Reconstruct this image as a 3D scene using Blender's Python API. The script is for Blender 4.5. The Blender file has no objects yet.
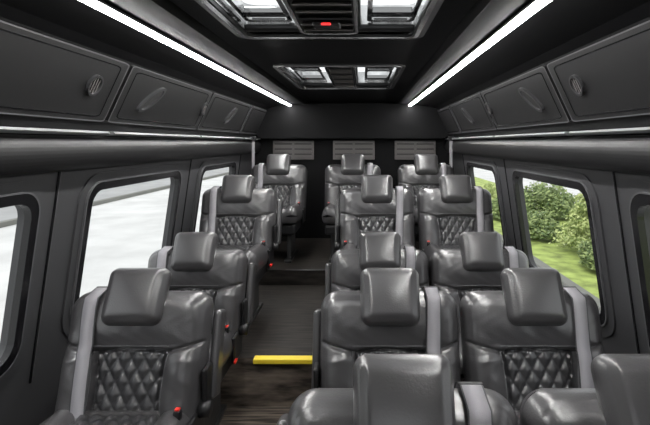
import bpy, bmesh, math, random
from mathutils import Vector, Matrix
random.seed(4)
H=1.44
C=bpy.context
S=C.scene
# ---------------------------------------------------------------- materials
def mat(name,col,rough=.5,metal=0,bump=0,bscale=200,spec=.5,var=0,vscale=3,emit=None,estr=0,coat=0):
    m=bpy.data.materials.new(name); m.use_nodes=True
    nt=m.node_tree; b=nt.nodes['Principled BSDF']
    b.inputs['Base Color'].default_value=(*col,1); b.inputs['Roughness'].default_value=rough
    b.inputs['Metallic'].default_value=metal; b.inputs['Specular IOR Level'].default_value=spec
    b.inputs['Coat Weight'].default_value=coat; b.inputs['Coat Roughness'].default_value=.22
    tc=nt.nodes.new('ShaderNodeTexCoord')
    if bump:
        n=nt.nodes.new('ShaderNodeTexNoise'); n.inputs['Scale'].default_value=bscale; n.inputs['Detail'].default_value=3
        bp=nt.nodes.new('ShaderNodeBump'); bp.inputs['Strength'].default_value=bump; bp.inputs['Distance'].default_value=.002
        nt.links.new(tc.outputs['Object'],n.inputs['Vector'])
        nt.links.new(n.outputs['Fac'],bp.inputs['Height']); nt.links.new(bp.outputs['Normal'],b.inputs['Normal'])
    if var:
        n=nt.nodes.new('ShaderNodeTexNoise'); n.inputs['Scale'].default_value=vscale; n.inputs['Detail'].default_value=5
        r=nt.nodes.new('ShaderNodeValToRGB')
        r.color_ramp.elements[0].position=.3; r.color_ramp.elements[1].position=.7
        r.color_ramp.elements[0].color=(*[c*(1-var) for c in col],1)
        r.color_ramp.elements[1].color=(*[min(1,c*(1+var)) for c in col],1)
        nt.links.new(tc.outputs['Object'],n.inputs['Vector'])
        nt.links.new(n.outputs['Fac'],r.inputs['Fac']); nt.links.new(r.outputs['Color'],b.inputs['Base Color'])
    if emit:
        b.inputs['Emission Color'].default_value=(*emit,1); b.inputs['Emission Strength'].default_value=estr
    return m
M_leather=mat('leather_grey',(.054,.052,.0545),.33,bump=.35,bscale=180,spec=.85,coat=.4)
M_quilt=mat('leather_quilt',(.034,.0335,.036),.33,bump=.25,bscale=180,spec=.85,coat=.35)
M_stitch=mat('stitching',(.2,.2,.21),.7)
M_belt=mat('belt_webbing',(.30,.29,.31),.65,bump=.5,bscale=500)
M_beltedge=mat('belt_edge',(.06,.06,.065),.65)
M_plastic=mat('black_plastic',(.012,.012,.013),.35)
M_steel=mat('powder_steel',(.05,.05,.05),.4,metal=.5)
M_red=mat('buckle_red',(.7,.03,.02),.4)
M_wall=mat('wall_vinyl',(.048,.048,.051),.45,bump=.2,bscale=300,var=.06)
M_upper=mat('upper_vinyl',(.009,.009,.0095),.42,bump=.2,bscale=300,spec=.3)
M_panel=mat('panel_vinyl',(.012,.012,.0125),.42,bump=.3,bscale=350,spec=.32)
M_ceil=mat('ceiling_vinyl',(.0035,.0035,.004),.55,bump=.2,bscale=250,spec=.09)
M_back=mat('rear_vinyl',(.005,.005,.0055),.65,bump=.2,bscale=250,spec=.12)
M_rubber=mat('window_rubber',(.006,.006,.007),.25)
M_seam=mat('seam_line',(.09,.09,.095),.5)
M_alu=mat('brushed_alu',(.46,.47,.48),.38,metal=.9)
M_chrome=mat('chrome',(.6,.6,.6),.15,metal=1,var=.35,vscale=9)
M_mirror=mat('dark_mirror',(.25,.25,.25),.06,metal=1)
M_led=mat('led',(1,1,1),.5,emit=(1,.99,.97),estr=76)
M_vent=mat('vent_grey',(.12,.112,.11),.5)
M_grille=mat('grille_grey',(.035,.035,.035),.45)
M_ventd=mat('vent_dark',(.015,.015,.015),.5)
M_rim=mat('rim_grey',(.03,.03,.032),.3)
M_yellow=mat('yellow_nosing',(.85,.66,.04),.4)
M_redled=mat('red_led',(1,.05,.05),.4,emit=(1,.03,.03),estr=1.5)
M_conc=mat('concrete',(.62,.615,.605),.85,var=.12,vscale=1.2)
M_asph=mat('asphalt',(.36,.36,.36),.85,var=.12,vscale=1.2)
M_curb=mat('curb',(.2,.2,.18),.8,var=.1)
M_grass=mat('grass',(.34,.42,.11),.8,var=.45,vscale=4)
def woodmat(name,lo,hi):
    m=bpy.data.materials.new(name); m.use_nodes=True; nt=m.node_tree; b=nt.nodes['Principled BSDF']
    tc=nt.nodes.new('ShaderNodeTexCoord'); mp=nt.nodes.new('ShaderNodeMapping'); mp.inputs['Scale'].default_value=(3,40,14)
    n=nt.nodes.new('ShaderNodeTexNoise'); n.inputs['Scale'].default_value=1.6; n.inputs['Detail'].default_value=6
    r=nt.nodes.new('ShaderNodeValToRGB')
    r.color_ramp.elements[0].position=.38; r.color_ramp.elements[0].color=(*lo,1)
    r.color_ramp.elements[1].position=.72; r.color_ramp.elements[1].color=(*hi,1)
    nt.links.new(tc.outputs['Object'],mp.inputs['Vector']); nt.links.new(mp.outputs['Vector'],n.inputs['Vector'])
    nt.links.new(n.outputs['Fac'],r.inputs['Fac']); nt.links.new(r.outputs['Color'],b.inputs['Base Color'])
    b.inputs['Roughness'].default_value=.55; b.inputs['Specular IOR Level'].default_value=.3
    return m
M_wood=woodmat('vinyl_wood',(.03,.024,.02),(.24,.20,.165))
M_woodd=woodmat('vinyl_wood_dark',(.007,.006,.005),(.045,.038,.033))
def glassmat():
    m=bpy.data.materials.new('window_glass'); m.use_nodes=True; nt=m.node_tree
    for n in list(nt.nodes): nt.nodes.remove(n)
    o=nt.nodes.new('ShaderNodeOutputMaterial'); mx=nt.nodes.new('ShaderNodeMixShader'); t=nt.nodes.new('ShaderNodeBsdfTransparent')
    g=nt.nodes.new('ShaderNodeBsdfGlossy'); g.inputs['Roughness'].default_value=.02
    t.inputs['Color'].default_value=(.93,.95,.94,1); mx.inputs['Fac'].default_value=.06
    nt.links.new(t.outputs[0],mx.inputs[1]); nt.links.new(g.outputs[0],mx.inputs[2]); nt.links.new(mx.outputs[0],o.inputs[0])
    return m
M_glass=glassmat()
def leafmat(name,c1,c2):
    m=bpy.data.materials.new(name); m.use_nodes=True; nt=m.node_tree; b=nt.nodes['Principled BSDF']
    g=nt.nodes.new('ShaderNodeNewGeometry'); r=nt.nodes.new('ShaderNodeValToRGB')
    r.color_ramp.elements[0].color=(*c1,1); r.color_ramp.elements[1].color=(*c2,1)
    nt.links.new(g.outputs['Random Per Island'],r.inputs['Fac']); nt.links.new(r.outputs['Color'],b.inputs['Base Color'])
    b.inputs['Roughness'].default_value=.6
    return m
M_leaf=leafmat('leaves',(.2,.28,.07),(.66,.72,.3))
M_leafd=leafmat('leaves_dark',(.09,.15,.05),(.38,.46,.17))
# ---------------------------------------------------------------- mesh builder
class MB:
    def __init__(s): s.v=[];s.f=[];s.m=[];s.sm=[];s.mats=[]
    def mi(s,m):
        if m not in s.mats: s.mats.append(m)
        return s.mats.index(m)
    def add(s,vs,fs,m,smooth=True,fn=None):
        o=len(s.v); k=s.mi(m) if not isinstance(m,list) else None
        s.v+= [tuple(fn(*p)) if fn else tuple(p) for p in vs]
        for i,f in enumerate(fs):
            s.f.append([a+o for a in f]); s.m.append(k if k is not None else s.mi(m[i])); s.sm.append(smooth)
    def box(s,c,size,m,r=.004,seg=2,fn=None,rot=None):
        bm=bmesh.new(); bmesh.ops.create_cube(bm,size=1)
        for v in bm.verts: v.co=Vector((v.co.x*size[0],v.co.y*size[1],v.co.z*size[2]))
        if r>0: bmesh.ops.bevel(bm,geom=bm.edges[:],offset=min(r,min(size)*.45),segments=seg,profile=.5,affect='EDGES')
        if rot is not None: bmesh.ops.transform(bm,matrix=rot,verts=bm.verts)
        bm.verts.index_update()
        vs=[(v.co.x+c[0],v.co.y+c[1],v.co.z+c[2]) for v in bm.verts]; fs=[[v.index for v in f.verts] for f in bm.faces]
        bm.free(); s.add(vs,fs,m,False,fn)
    def tube(s,pts,rad,m,n=8,fn=None):
        vs=[];fs=[]
        P=[Vector(p) for p in pts]
        for i,p in enumerate(P):
            t=(P[min(i+1,len(P)-1)]-P[max(i-1,0)]).normalized()
            a=t.orthogonal().normalized() if i==0 else (a-t*a.dot(t)).normalized()
            b=t.cross(a)
            for k in range(n):
                an=2*math.pi*k/n; vs.append(tuple(p+a*math.cos(an)*rad+b*math.sin(an)*rad))
        for i in range(len(P)-1):
            for k in range(n): fs.append([i*n+k,i*n+(k+1)%n,(i+1)*n+(k+1)%n,(i+1)*n+k])
        fs.append(list(range(n))[::-1]); fs.append([(len(P)-1)*n+k for k in range(n)])
        s.add(vs,fs,m,True,fn)
    def obj(s,name,recalc=True,me=None):
        if me is None:
            me=bpy.data.meshes.new(name); me.from_pydata(s.v,[],s.f)
            for m in s.mats: me.materials.append(m)
            me.polygons.foreach_set('material_index',s.m); me.polygons.foreach_set('use_smooth',s.sm)
            if recalc:
                bm=bmesh.new(); bm.from_mesh(me); bmesh.ops.recalc_face_normals(bm,faces=bm.faces); bm.to_mesh(me); bm.free()
            me.update()
        o=bpy.data.objects.new(name,me); C.collection.objects.link(o); return o
def rrect(x0,x1,y0,y1,r,n=8):
    pts=[]
    for cx,cy,a0 in((x1-r,y1-r,0),(x0+r,y1-r,90),(x0+r,y0+r,180),(x1-r,y0+r,270)):
        for k in range(n+1):
            a=math.radians(a0+90*k/n); pts.append((cx+r*math.cos(a),cy+r*math.sin(a)))
    return pts
def ellipse(cx,cy,a,b,n=32,sh=0): return [(cx+a*math.cos(2*math.pi*k/n)+sh*math.sin(2*math.pi*k/n),cy+b*math.sin(2*math.pi*k/n)) for k in range(n)]
def sheet(mb,outer,holes,m,fn,th=.0,off=0):
    cu=bpy.data.curves.new('tmp','CURVE'); cu.dimensions='2D'; cu.fill_mode='BOTH' if th else 'FRONT'; cu.extrude=th/2
    for loop in [outer]+holes:
        sp=cu.splines.new('POLY'); sp.points.add(len(loop)-1)
        for p,q in zip(sp.points,loop): p.co=(q[0],q[1],0,1)
        sp.use_cyclic_u=True
    o=bpy.data.objects.new('tmp',cu); C.collection.objects.link(o)
    dg=C.evaluated_depsgraph_get(); me=bpy.data.meshes.new_from_object(o.evaluated_get(dg))
    vs=[fn(v.co.x,v.co.y,v.co.z+off) for v in me.vertices]; fs=[list(p.vertices) for p in me.polygons]
    mb.add(vs,fs,m,False)
    bpy.data.objects.remove(o); bpy.data.curves.remove(cu); bpy.data.meshes.remove(me)
# ---------------------------------------------------------------- seat
def samples(a,b,step,R):
    ed=[0,.0008,.003,.0065,.011,.017,.024]; ed=[e for e in ed if e<R*.9]
    n=max(2,int((b-a-2*R*.9)/step)); mid=[a+R*.9+(b-a-2*R*.9)*k/n for k in range(n+1)]
    return [a+e for e in ed]+mid+[b-e for e in reversed(ed)]
def rnd(e,R): return math.sqrt(max(0,1-(1-min(max(e,0)/R,1))**2))
def pillow(mb,W,Hh,rt,rb,front,back,mapf,m,step=.005,R=.03,mfn=None,taper=0):
    tv=samples(0,Hh,step,R)
    ed=[0,.0008,.003,.0065,.011,.017,.024]; ed=[e for e in ed if e<R*.9]
    n=int((W-2*R*.9)/step); lim=W/2-R*.9
    us=[-W/2+e for e in ed]+[-lim+2*lim*k/n for k in range(n+1)]+[W/2-e for e in reversed(ed)]
    def info(v):
        hw=W/2
        t=Hh-v
        if t<rt: hw=W/2-rt+math.sqrt(max(0,rt*rt-(rt-t)**2))
        elif v<rb: hw=W/2-rb+math.sqrt(max(0,rb*rb-(rb-v)**2))
        return hw
    def edge(u,v):
        r=rt if v>Hh/2 else rb
        qx=abs(u)-(W/2-r); qy=abs(v-Hh/2)-(Hh/2-r)
        return r-math.hypot(max(qx,0),max(qy,0))-min(max(qx,qy),0)
    for side in (0,1):
        vs=[];fs=[];ms=[]
        for v in tv:
            hw=info(v)
            for u0 in us:
                u=u0/(W/2)*hw; e=edge(u,v)
                p=front(u,v,e) if side==0 else -back(u,v,e)
                uu=u*(1+taper*(v/Hh-.5))
                vs.append(mapf(uu,v,p))
        nu=len(us)
        for j in range(len(tv)-1):
            for i in range(nu-1):
                f=[j*nu+i,j*nu+i+1,(j+1)*nu+i+1,(j+1)*nu+i]
                fs.append(f if side==0 else f[::-1])
                ms.append(mfn(us[i],tv[j]) if (mfn and side==0) else m)
        mb.add(vs,fs,ms,True)
TH=math.radians(16)
Y0,ZB=-.02,.36
def mback(u,v,p): return (u,Y0+v*math.sin(TH)-p*math.cos(TH),ZB+v*math.cos(TH)+p*math.sin(TH))
def crease(d,w=.005,dep=.012): return -dep*math.exp(-(d/w)**2)
QW,QV0,QV1=.138,.02,.27
def quilt(u,v,a=.026,b=.041):
    A=(u/a+v/b)/1.0; B=(u/a-v/b)/1.0
    fa=abs(math.sin(math.pi*A/2)); fb=abs(math.sin(math.pi*B/2))
    return .016*(min(fa,fb)**.5)
BW,BH=.55,.49
def qhw(v): return QW-.012*math.sin(min(1,max(0,v/QV1))*math.pi)
def fback(u,v,e):
    p=.075*rnd(e,.055)
    au=abs(u); q=qhw(v)
    topc=QV1+.012*math.cos(au/QW*1.5)
    if v<topc and au<q:
        inn=min(q-au,topc-v,v+.02)
        k=min(1,max(0,inn)/.012)
        p+= -.018+quilt(u,v)*k
    elif v<topc+.03 and au>=q:
        x=(au-q)/(BW/2-q); p+=.036*math.sin(min(1,max(0,x))*math.pi)**.8*min(1,max(0,(topc+.03-v)/.05))
    if v>=topc: p+=.026*math.sin(min(1,(v-topc)/(BH-topc))*math.pi)**.7*max(0,1-(au/(BW/2))**4)
    d=1
    if v<=topc+.003: d=abs(au-q)
    if au<q+.02: d=min(d,abs(v-topc))
    sv=topc+max(0,au-q)*.35
    if au>=q: d=min(d,abs(v-sv)*.9)
    p+=crease(d,.0055,.018)*min(1,e/.02)
    p+=crease(abs(e-.024),.003,.004)
    p+=.0025*math.sin(u*40+v*23)*math.sin(v*31-u*11)*min(1,e/.03)+.0007*math.sin(u*95+3*math.sin(v*40))*math.sin(v*70)*min(1,e/.03)*(1 if v>topc or au>q else 0)
    return max(p,.0)
def bback(u,v,e): return .055*rnd(e,.045)
def bmatf(u,v): return M_quilt if (v<QV1 and abs(u)<QW-.01) else M_leather
def build_seat(side,arm):
    mb=MB()
    pillow(mb,BW,BH,.07,.03,fback,bback,mback,M_leather,mfn=bmatf,taper=.02)
    def st(pts,r=.0012): mb.tube([mback(u*(1+.02*(v/BH-.5)),v,fback(u,v,min(BW/2-abs(u),BH-v,v))+.0004) for u,v in pts],r,M_stitch,5)
    st([(-QW-.01+(QW*2+.02)*k/40,QV1+.022) for k in range(41)])
    for s in(-1,1):
        st([(s*(qhw(v)+.009),v) for v in [.03+.24*k/30 for k in range(31)]])
    # headrest
    HW,HH,HV=.232,.218,.366
    T2=math.radians(12)
    def mhead(u,v,p):
        v2=v*math.cos(T2)+p*math.sin(T2); p2=-v*math.sin(T2)+p*math.cos(T2)
        return mback(u,HV+v2,.106+p2)
    def fh(u,v,e):
        p=.054*rnd(e,.046)+.012*math.cos(u/HW*math.pi)*math.sin(v/HH*math.pi)
        p+=crease(abs(abs(u)-HW*.40),.003,.005)*min(1,e/.02)+crease(abs(e-.006),.0022,.002)
        return max(p,0)
    def bh(u,v,e): return .05*rnd(e,.04)
    pillow(mb,HW,HH,.036,.036,fh,bh,mhead,M_leather,step=.006,R=.034,taper=.05)
    for sx in(-1,1): mb.tube([mback(sx*.06,.43,-.0),mback(sx*.06,.54,.05)],.008,M_steel)
    # cushion
    CW,CD=.52,.47
    def mc(u,v,p): return (u,.0-v-.03,.375+p+.035*(v/CD))
    def fc(u,v,e):
        p=.07*rnd(e,.05); au=abs(u)
        q=.15
        if au<q and .06<v<.40:
            k=min(1,max(0,min(q-au,.40-v,v-.06))/.012); p+=-.01+quilt(u,v)*k
        elif au>=q: p+=.02*math.sin(min(1,(au-q)/(CW/2-q))*math.pi)
        d=1
        if v<.40: d=abs(au-q)
        if au<q: d=min(d,abs(v-.40))
        p+=crease(d,.006,.014)*min(1,e/.02)
        return max(0,p)
    pillow(mb,CW,CD,.06,.04,fc,lambda u,v,e:.06*rnd(e,.03),mc,M_leather,step=.007,
           mfn=lambda u,v:M_quilt if abs(u)<.145 and .06<v<.4 else M_leather)
    mb.box((0,-.24,.29),(.47,.42,.09),M_plastic,.02,3)
    for sx in(-1,1):
        mb.box((sx*.262,-.06,.36),(.018,.16,.14),M_plastic,.008,3)
        mb.box((sx*.17,-.24,.135),(.035,.28,.24),M_steel,.008,2)
        mb.box((sx*.17,-.24,.0135),(.06,.42,.027),M_steel,.006,2)
    mb.box((0,-.24,.17),(.32,.03,.05),M_steel,.006)
    mb.box((0,Y0+.25*math.sin(TH)+.05,ZB+.25*math.cos(TH)-.015),(.44,.03,.42),M_plastic,.012,2,rot=Matrix.Rotation(-TH,4,'X'))
    ub=.170*side
    pts=[]
    for k in range(26):
        v=BH-.004-(BH-.03)*k/25
        p=max(fback(ub,x,min(BW/2-abs(ub),BH-x)) for x in (max(.01,v-.03),max(.01,v-.015),v,min(BH-.012,v+.015),min(BH-.012,v+.03)))+.010
        pts.append((ub-side*.022*(k/25),v,p))
    pts=[(ub,.44,-.07),(ub,.48,-.055),(ub,.498,-.03),(ub,.505,.0),(ub,.503,.03)]+pts[1:]
    for hw,lift,mm in((.024,0,M_belt),(.028,-.0015,M_beltedge)):
        vs=[];fs=[]
        for (u,v,p) in pts:
            for du in(-hw,hw):
                vs.append(mback(u+du,v,p+lift)); vs.append(mback(u+du,v,p+lift-.002))
        for i in range(len(pts)-1):
            a=i*4;b=a+4
            fs+= [[a,a+2,b+2,b],[a+1,b+1,b+3,a+3],[a,b,b+1,a+1],[a+2,a+3,b+3,b+2]]
        mb.add(vs,fs,mm,True)
    c=mback(ub,.504,.012); mb.box(c,(.062,.018,.007),M_plastic,.003,3,rot=Matrix.Rotation(-TH,4,'X'))
    mb.box((-side*.225,-.13,.46),(.026,.03,.05),M_plastic,.006)
    mb.box((-side*.225,-.13,.487),(.018,.018,.007),M_red,.003)
    if arm:
        s=-side
        mb.box((s*.286,.0,.50),(.02,.07,.16),M_plastic,.008,2)
        mb.box((s*.292,Y0+.12,.585),(.036,.08,.33),M_leather,.016,4,rot=Matrix.Rotation(-TH,4,'X'))
        mb.tube([(s*.27,-.03,.43),(s*.31,-.03,.43)],.03,M_plastic,16)
        mb.box((s*.292,-.2,.34),(.012,.04,.016),M_red,.004)
    return mb.obj('passenger_seat')
protoR=build_seat(1,True); protoRN=build_seat(1,False); protoL=build_seat(-1,True); protoLN=build_seat(-1,False)
F1,F2=.264,.39
seats=[ (1.0,.096,0,protoR),(1.0,.665,0,protoRN),
 (1.74,.11,0,protoR),(1.74,.675,0,protoRN),(1.74,-.885,0,protoL),
 (2.47,.10,0,protoR),(2.47,.665,0,protoRN),(2.47,-.93,0,protoL),
 (3.28,.11,F1,protoR),(3.28,.69,F1,protoRN),(3.28,-.915,F1,protoL),
 (4.38,-.09,F2,protoRN),(4.38,.63,F2,protoRN),(4.38,-.82,F2,protoLN)]
for i,(d,x,z,pr) in enumerate(seats):
    o=bpy.data.objects.new('passenger_seat',pr.data); C.collection.objects.link(o); o.location=(x,d,z)
for p in(protoR,protoRN,protoL,protoLN): bpy.data.objects.remove(p)
ns=[o for o in bpy.data.objects if o.name.startswith('passenger_seat')]
for o in ns: o.name='tmpseat'
for o in ns: o.name='passenger_seat'
# ---------------------------------------------------------------- shell
YF,YB=-1.0,4.97
SL=.14
def wl(s,t,n): return (-1.17+SL*t+n,s,H+t)
def wr(s,t,n): return (.97-SL*t-n,s,H+t)
WINS=[(.55,1.63),(1.98,2.93),(3.35,4.22)]
ZT,ZBm=-.205,-.79
for side,fn in(('left',wl),('right',wr)):
    mb=MB()
    holes=[rrect(a,b,ZBm,ZT,.07) for a,b in WINS]
    sheet(mb,[(YF,-H),(YB,-H),(YB,.03),(YF,.03)],holes,M_wall,fn,.04,-.02)
    mb.obj('wall_'+side)
    for i,(a,b) in enumerate(WINS):
        w=MB()
        sheet(w,rrect(a-.03,b+.03,ZBm-.03,ZT+.03,.09),[rrect(a+.008,b-.008,ZBm+.008,ZT-.008,.065)],M_rubber,fn,.026,.004)
        sheet(w,rrect(a-.034,b+.034,ZBm-.034,ZT+.034,.093),[rrect(a-.028,b+.028,ZBm-.028,ZT+.028,.088)],M_seam,fn,.02,.008)
        sheet(w,rrect(a-.075,b+.075,ZBm-.075,ZT+.07,.13),[rrect(a-.03,b+.03,ZBm-.03,ZT+.03,.09)],M_wall,fn,.012,.002)
        sheet(w,rrect(a+.0,b-.0,ZBm+.0,ZT-.0,.065),[],M_glass,fn,0,-.015)
        w.obj('window_%d'%(i+1+(3 if side=='right' else 0)),recalc=False)
    p=MB()
    for s in(.33,1.76,3.12,4.4):
        sheet(p,rrect(s-.004,s+.004,-H+.5,-.11,.003,2),[],M_rubber,fn,.006,.002)
        sheet(p,rrect(s+.008,s+.0105,-H+.5,-.11,.001,2),[],M_seam,fn,.005,.002)
    p.obj('trim_%d'%(1 if side=='left' else 2))
def extr(mb,prof,y0,y1,m,cap=True,smooth=False):
    n=len(prof); vs=[(x,y0,H+z) for x,z in prof]+[(x,y1,H+z) for x,z in prof]
    fs=[[i,(i+1)%n,n+(i+1)%n,n+i] for i in range(n)]
    if cap: fs+=[list(range(n)),list(range(n,2*n))[::-1]]
    mb.add(vs,fs,m,smooth)
for k,(sx,x0) in enumerate(((1,-1.17),(-1,.97))):
    mb=MB()
    prof=[(0,.03)]+[(.06*math.sin(a)**.7,-.04+.068*math.cos(a)) for a in [math.pi*(.08+.84*j/14) for j in range(15)]]+[(0,-.11)]
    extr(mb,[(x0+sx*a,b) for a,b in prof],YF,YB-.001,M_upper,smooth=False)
    mb.obj('trim_%d'%(3+k))
    mb=MB()
    for a,b in((-.9,.88),(.92,1.97),(2.01,3.07),(3.11,4.2),(4.24,4.9)):
        extr(mb,[(x0+sx*q,w) for q,w in((.03,.032),(.056,.034),(.068,.042),(.06,.051),(.02,.05))],a,b,M_alu)
    mb.obj('trim_%d'%(5+k))
# ceiling
mb=MB()
Lp=[(-1.17,.03),(-1.155,.09),(-1.03,.36),(-.99,.385),(-.83,.415),(-.62,.42),(-.60,.445)]
Rp=[(.97,.03),(.945,.09),(.82,.36),(.78,.385),(.57,.415),(.38,.42),(.36,.445)]
for P in(Lp,Rp):
    sg=-1 if P is Lp else 1
    out=[(x+(sg*.02 if i<3 else 0),z+(.02 if i>=2 else 0)) for i,(x,z) in enumerate(P)]
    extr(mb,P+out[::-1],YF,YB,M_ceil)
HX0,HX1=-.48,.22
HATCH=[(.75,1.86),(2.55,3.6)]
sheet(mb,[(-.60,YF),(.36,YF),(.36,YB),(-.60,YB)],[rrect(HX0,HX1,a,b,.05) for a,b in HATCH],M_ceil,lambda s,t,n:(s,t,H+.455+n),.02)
mb.obj('ceiling')
for i,(a,b) in enumerate(HATCH):
    w=MB()
    fn=lambda s,t,n:(s,t,H+.44+n)
    sheet(w,rrect(HX0-.03,HX1+.03,a-.03,b+.03,.07),[rrect(HX0+.015,HX1-.015,a+.015,b-.015,.04)],M_plastic,fn,.012)
    sheet(w,rrect(HX0-.008,HX1+.008,a-.008,b+.008,.055),[rrect(HX0+.010,HX1-.010,a+.010,b-.010,.045)],M_chrome,fn,.018)
    L=rrect(HX0,HX1,a,b,.05); n=len(L)
    vs=[(x,y,H+.44) for x,y in L]+[(x,y,H+.57) for x,y in L]
    w.add(vs,[[k,(k+1)%n,n+(k+1)%n,n+k] for k in range(n)],M_chrome,True)
    sheet(w,L,[],M_glass,lambda s,t,n:(s,t,H+.57+n),0)
    cx=(HX0+HX1)/2
    for sx in(-1,1):
        x0,x1=sorted((cx+sx*.15,cx+sx*.34))
        for q0,q1 in((a+.02,(a+b)/2-.01),((a+b)/2+.01,b-.02)):
            sheet(w,rrect(x0,x1,q0,q1,.03),[rrect(x0+.018,x1-.018,q0+.025,q1-.025,.02)],M_chrome,lambda s,t,n:(s,t,H+.50+n),.012)
            w.box(((x0+x1)/2,q1-.09,H+.51),(x1-x0-.03,.05,.03),M_mirror,.006)
    VW=.25 if i==0 else .20
    w.box((cx,(a+b)/2,H+.505),(VW,b-a-.02,.11),M_plastic,.025,3)
    sheet(w,rrect(cx-VW/2+.01,cx+VW/2-.01,a+.06,b-.04,.04),[rrect(cx-VW/2+.022,cx+VW/2-.022,a+.08,b-.06,.03)],M_chrome,lambda s,t,n:(s,t,H+.444+n),.01)
    N=12
    for k in range(N):
        y=a+.12+(b-a-.22)*k/(N-1)
        w.box((cx,y,H+.444),(VW-.06,.026,.007),M_vent if k%3 else M_ventd,.002,1,rot=Matrix.Rotation(.5,4,'X'))
    for yy in(a+.04,b-.05): w.box((cx,yy,H+.462),(HX1-HX0-.02,.04,.026),M_plastic,.008)
    if i==0:
        w.box((cx,b-.2,H+.434),(.10,.07,.014),M_plastic,.006); w.box((cx,b-.235,H+.43),(.035,.01,.008),M_redled,.003)
    w.obj('roof_hatch',recalc=False)
for xa in(-.775,.515):
    w=MB()
    w.box((xa,2.5,H+.410),(.046,4.66,.010),M_plastic,.003)
    w.box((xa,2.5,H+.402),(.031,4.64,.008),M_led,.002)
    w.obj('led_strip_light')
def ul(s,t,n):
    nx,nz=.907,-.42
    return (-1.155+.125*t+n*nx,s,H+.09+.27*t+n*nz)
def ur(s,t,n): return (.945-.125*t-n*.907,s,H+.09+.27*t-n*.42)
for k,fn in enumerate((ul,ur)):
    w=MB()
    for a,b in((-.9,.885),(.915,1.985),(2.015,3.085),(3.115,4.185),(4.215,4.93)):
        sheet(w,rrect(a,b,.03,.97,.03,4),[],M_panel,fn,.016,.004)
        sheet(w,rrect(a+.0,b-.0,.03,.97,.03,4),[rrect(a+.004,b-.004,.045,.955,.03,4)],M_seam,fn,.002,.012)
        sheet(w,rrect(a+.05,b-.05,.10,.90,.04,4),[rrect(a+.054,b-.054,.116,.884,.04,4)],M_rubber,fn,.003,.0125)
    w.obj('trim_%d'%(7+k))
    for d in(2.3,3.68):
        w=MB(); c=.52
        sheet(w,ellipse(d,c,.058,.25,sh=.075),[ellipse(d,c,.045,.2,sh=.063)],M_rim,fn,.02,.016)
        sheet(w,ellipse(d,c,.047,.21,sh=.066),[],M_grille,fn,.006,.014)
        for q in range(-3,4):
            x=q*.012; hh=.175*math.sqrt(max(.02,1-(x/.047)**2)); s2=.32
            sheet(w,[(d+x-.0025-hh*s2,c-hh),(d+x+.0025-hh*s2,c-hh),(d+x+.0025+hh*s2,c+hh),(d+x-.0025+hh*s2,c+hh)],[],M_ventd,fn,.006,.016)
        w.obj('wall_speaker',recalc=False)
    for d in(.75,1.8,3.05):
        w=MB(); c=.55
        sheet(w,ellipse(d,c,.042,.15),[ellipse(d,c,.035,.122)],M_rim,fn,.018,.016)
        sheet(w,ellipse(d,c,.037,.13),[],M_rubber,fn,.006,.013)
        for q in(-.024,-.008,.008,.024):
            hh=.115*math.sqrt(1-(q/.037)**2)
            sheet(w,[(d+q-.002,c-hh),(d+q+.002,c-hh),(d+q+.002,c+hh),(d+q-.002,c+hh)],[],M_vent,fn,.004,.017)
        w.obj('air_vent',recalc=False)
# floor
mb=MB()
ST1,ST2=2.46,3.72
prof=[(YF,0),(ST1,0),(ST1,F1),(ST2,F1),(ST2,F2),(YB,F2),(YB,-.06),(YF,-.06)]
n=len(prof)
vs=[(-1.37,y,z) for y,z in prof]+[(1.17,y,z) for y,z in prof]
fs=[[i,(i+1)%n,n+(i+1)%n,n+i] for i in range(n)]+[list(range(n)),list(range(n,2*n))[::-1]]
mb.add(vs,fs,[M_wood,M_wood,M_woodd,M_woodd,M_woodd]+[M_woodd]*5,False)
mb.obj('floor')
w=MB()
w.box((-.365,ST1-.006,F1-.006),(.45,.05,.028),M_yellow,.006)
w.obj('step_nosing')
w=MB(); w.box((-.45,ST2-.0,F2),(.36,.03,.012),M_plastic,.004); w.obj('trim_9')
mb=MB()
mb.box((-.1,YB+.02,H-.47),(2.56,.04,1.9),M_back,0)
mb.obj('wall_back')
mb=MB()
pr=rrect(-1.15,.95,H+.05,H+.42,.09)
sheet(mb,pr,[],M_back,lambda s,t,n:(s,YB-.06+n,t),.12)
mb.obj('trim_10')
for xa,xb in((-.98,-.53),(-.32,.14),(.36,.81)):
    w=MB(); cx=(xa+xb)/2; W=xb-xa
    w.box((cx,YB-.012,H-.08),(W,.024,.21),M_vent,.008)
    for c2 in(-1,1):
        for q in range(6):
            w.box((cx+c2*W*.24,YB-.028,H-.15+q*.028),(W*.42,.012,.012),M_ventd if q%2 else M_vent,.002)
    w.obj('rear_vent_grille')
for xa,sx in((.9,1),(-1.1,-1)):
    w=MB(); w.box((xa,4.55,H-.17),(.03,.006,.42),M_belt,.002); w.box((xa,4.55,H+.045),(.06,.03,.05),M_plastic,.01)
    w.box((xa+sx*.03,4.55,H+.045),(.08,.02,.02),M_plastic,.005)
    w.obj('shoulder_belt')
mb=MB()
sheet(mb,[(-1.37,0),(1.17,0),(1.17,H+.46),(-1.37,H+.46)],[rrect(-1.0,.8,.95,H+.2,.12)],M_wall,lambda s,t,n:(s,YF-.02+n,t),.04)
mb.obj('wall_front')
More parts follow.
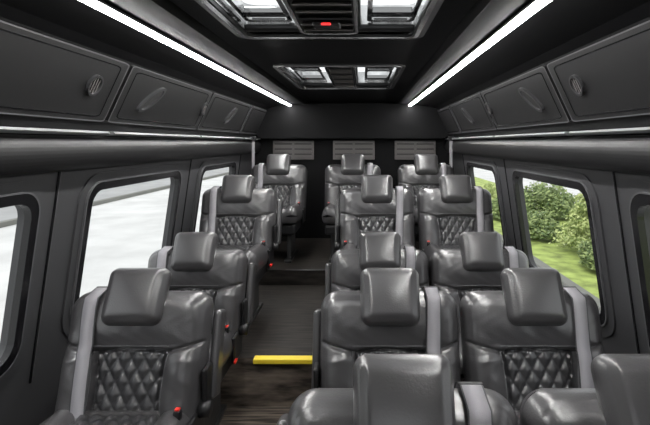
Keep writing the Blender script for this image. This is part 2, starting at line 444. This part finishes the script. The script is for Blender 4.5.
# ---------------------------------------------------------------- outside
GZ=-.56
mb=MB(); mb.add([(-60,-40,GZ),(60,-40,GZ),(60,80,GZ),(-60,80,GZ)],[[0,1,2,3]],M_conc,False); mb.obj('ground_pavement')
mb=MB(); mb.box((-8.6,24,GZ+.06),(.18,60,.12),M_curb,.01); mb.box((-13,24,GZ+.012),(8.6,60,.02),M_asph,0); mb.obj('roadside_kerb')
mb=MB(); mb.box((-24,24,GZ+.05),(12,60,.1),M_grass,0); mb.obj('roadside_verge')
SHR=MB()
SHR.box((4.7,13,GZ+.03),(3.6,50,.06),M_grass,0); SHR.box((2.85,13,GZ+.04),(.15,50,.09),M_curb,.01)
def bush(cx,cy,rx,ry,hz,n,m,leaf=.06,base=GZ+.065,cone=0):
    mb=SHR; vs=[];fs=[]
    for i in range(n):
        th=random.uniform(0,2*math.pi); ph=math.acos(random.uniform(-.1,1)); r=random.uniform(.6,1.05)*(1+.2*math.sin(5*th)*math.sin(4*ph))
        zz=max(0,hz*r*math.cos(ph))
        if cone:
            zz=hz*random.random()**1.3; q=(1-zz/hz)*(1+.25*math.sin(zz*22+3*th))+.06; px,py=rx*q*random.uniform(.6,1)*math.cos(th),ry*q*random.uniform(.6,1)*math.sin(th)
        else: px,py=rx*r*math.sin(ph)*math.cos(th),ry*r*math.sin(ph)*math.sin(th)
        p=Vector((cx+px,cy+py,base+.09+zz))
        a=Vector((random.gauss(0,1),random.gauss(0,1),random.gauss(0,1))).normalized(); b=a.orthogonal().normalized()
        l=leaf*random.uniform(.6,1.2); o=len(vs)
        vs+=[tuple(p-a*l),tuple(p+b*l*.45),tuple(p+a*l),tuple(p-b*l*.45)]; fs.append([o,o+1,o+2,o+3])
    mb.add(vs,fs,m,False)
    for i in range(7):
        th=i*.9; mb.tube([(cx,cy,base+.002),(cx+rx*.3*math.cos(th),cy+ry*.3*math.sin(th),base+hz*.4),(cx+rx*.45*math.cos(th),cy+ry*.45*math.sin(th),base+hz*.5)],.02,M_curb,6)
bush(4.25,7.9,.7,.75,1.75,9000,M_leaf,.045,cone=1)
bush(5.6,9.0,.8,.8,1.9,7000,M_leafd,.05,cone=1)
bush(3.75,6.8,.4,.45,.42,4000,M_leafd,.04)
bush(4.9,12.0,.8,.9,.7,6000,M_leafd)
bush(3.6,9.2,.4,.5,.4,3000,M_leafd,.05)
bush(4.2,14.5,.7,.8,.45,4000,M_leaf)
bush(3.7,11.5,.45,.6,.45,3000,M_leafd,.05)
bush(3.45,5.2,.3,.5,.3,3000,M_leaf,.04)
SHR.obj('garden_bed',recalc=False)
# ---------------------------------------------------------------- light
w=bpy.data.worlds.new('World'); S.world=w; w.use_nodes=True; nt=w.node_tree
bg=nt.nodes['Background']; bg.inputs['Color'].default_value=(.96,.975,1,1); bg.inputs['Strength'].default_value=1.15
l=bpy.data.lights.new('sun','SUN'); l.energy=1.2; l.angle=.2; lo=bpy.data.objects.new('sun',l); C.collection.objects.link(lo)
lo.rotation_euler=(math.radians(25),math.radians(-18),0)
# ---------------------------------------------------------------- camera
cam=bpy.data.cameras.new('camera'); co=bpy.data.objects.new('camera',cam); C.collection.objects.link(co)
co.location=(0,0,H); co.rotation_euler=(math.radians(90),0,0)
cam.sensor_width=36; cam.lens=450/650*36; cam.shift_x=-37/650; cam.shift_y=-69.5/650; cam.clip_start=.02
S.camera=co
S.view_settings.view_transform='Standard'
S.view_settings.exposure=0.2
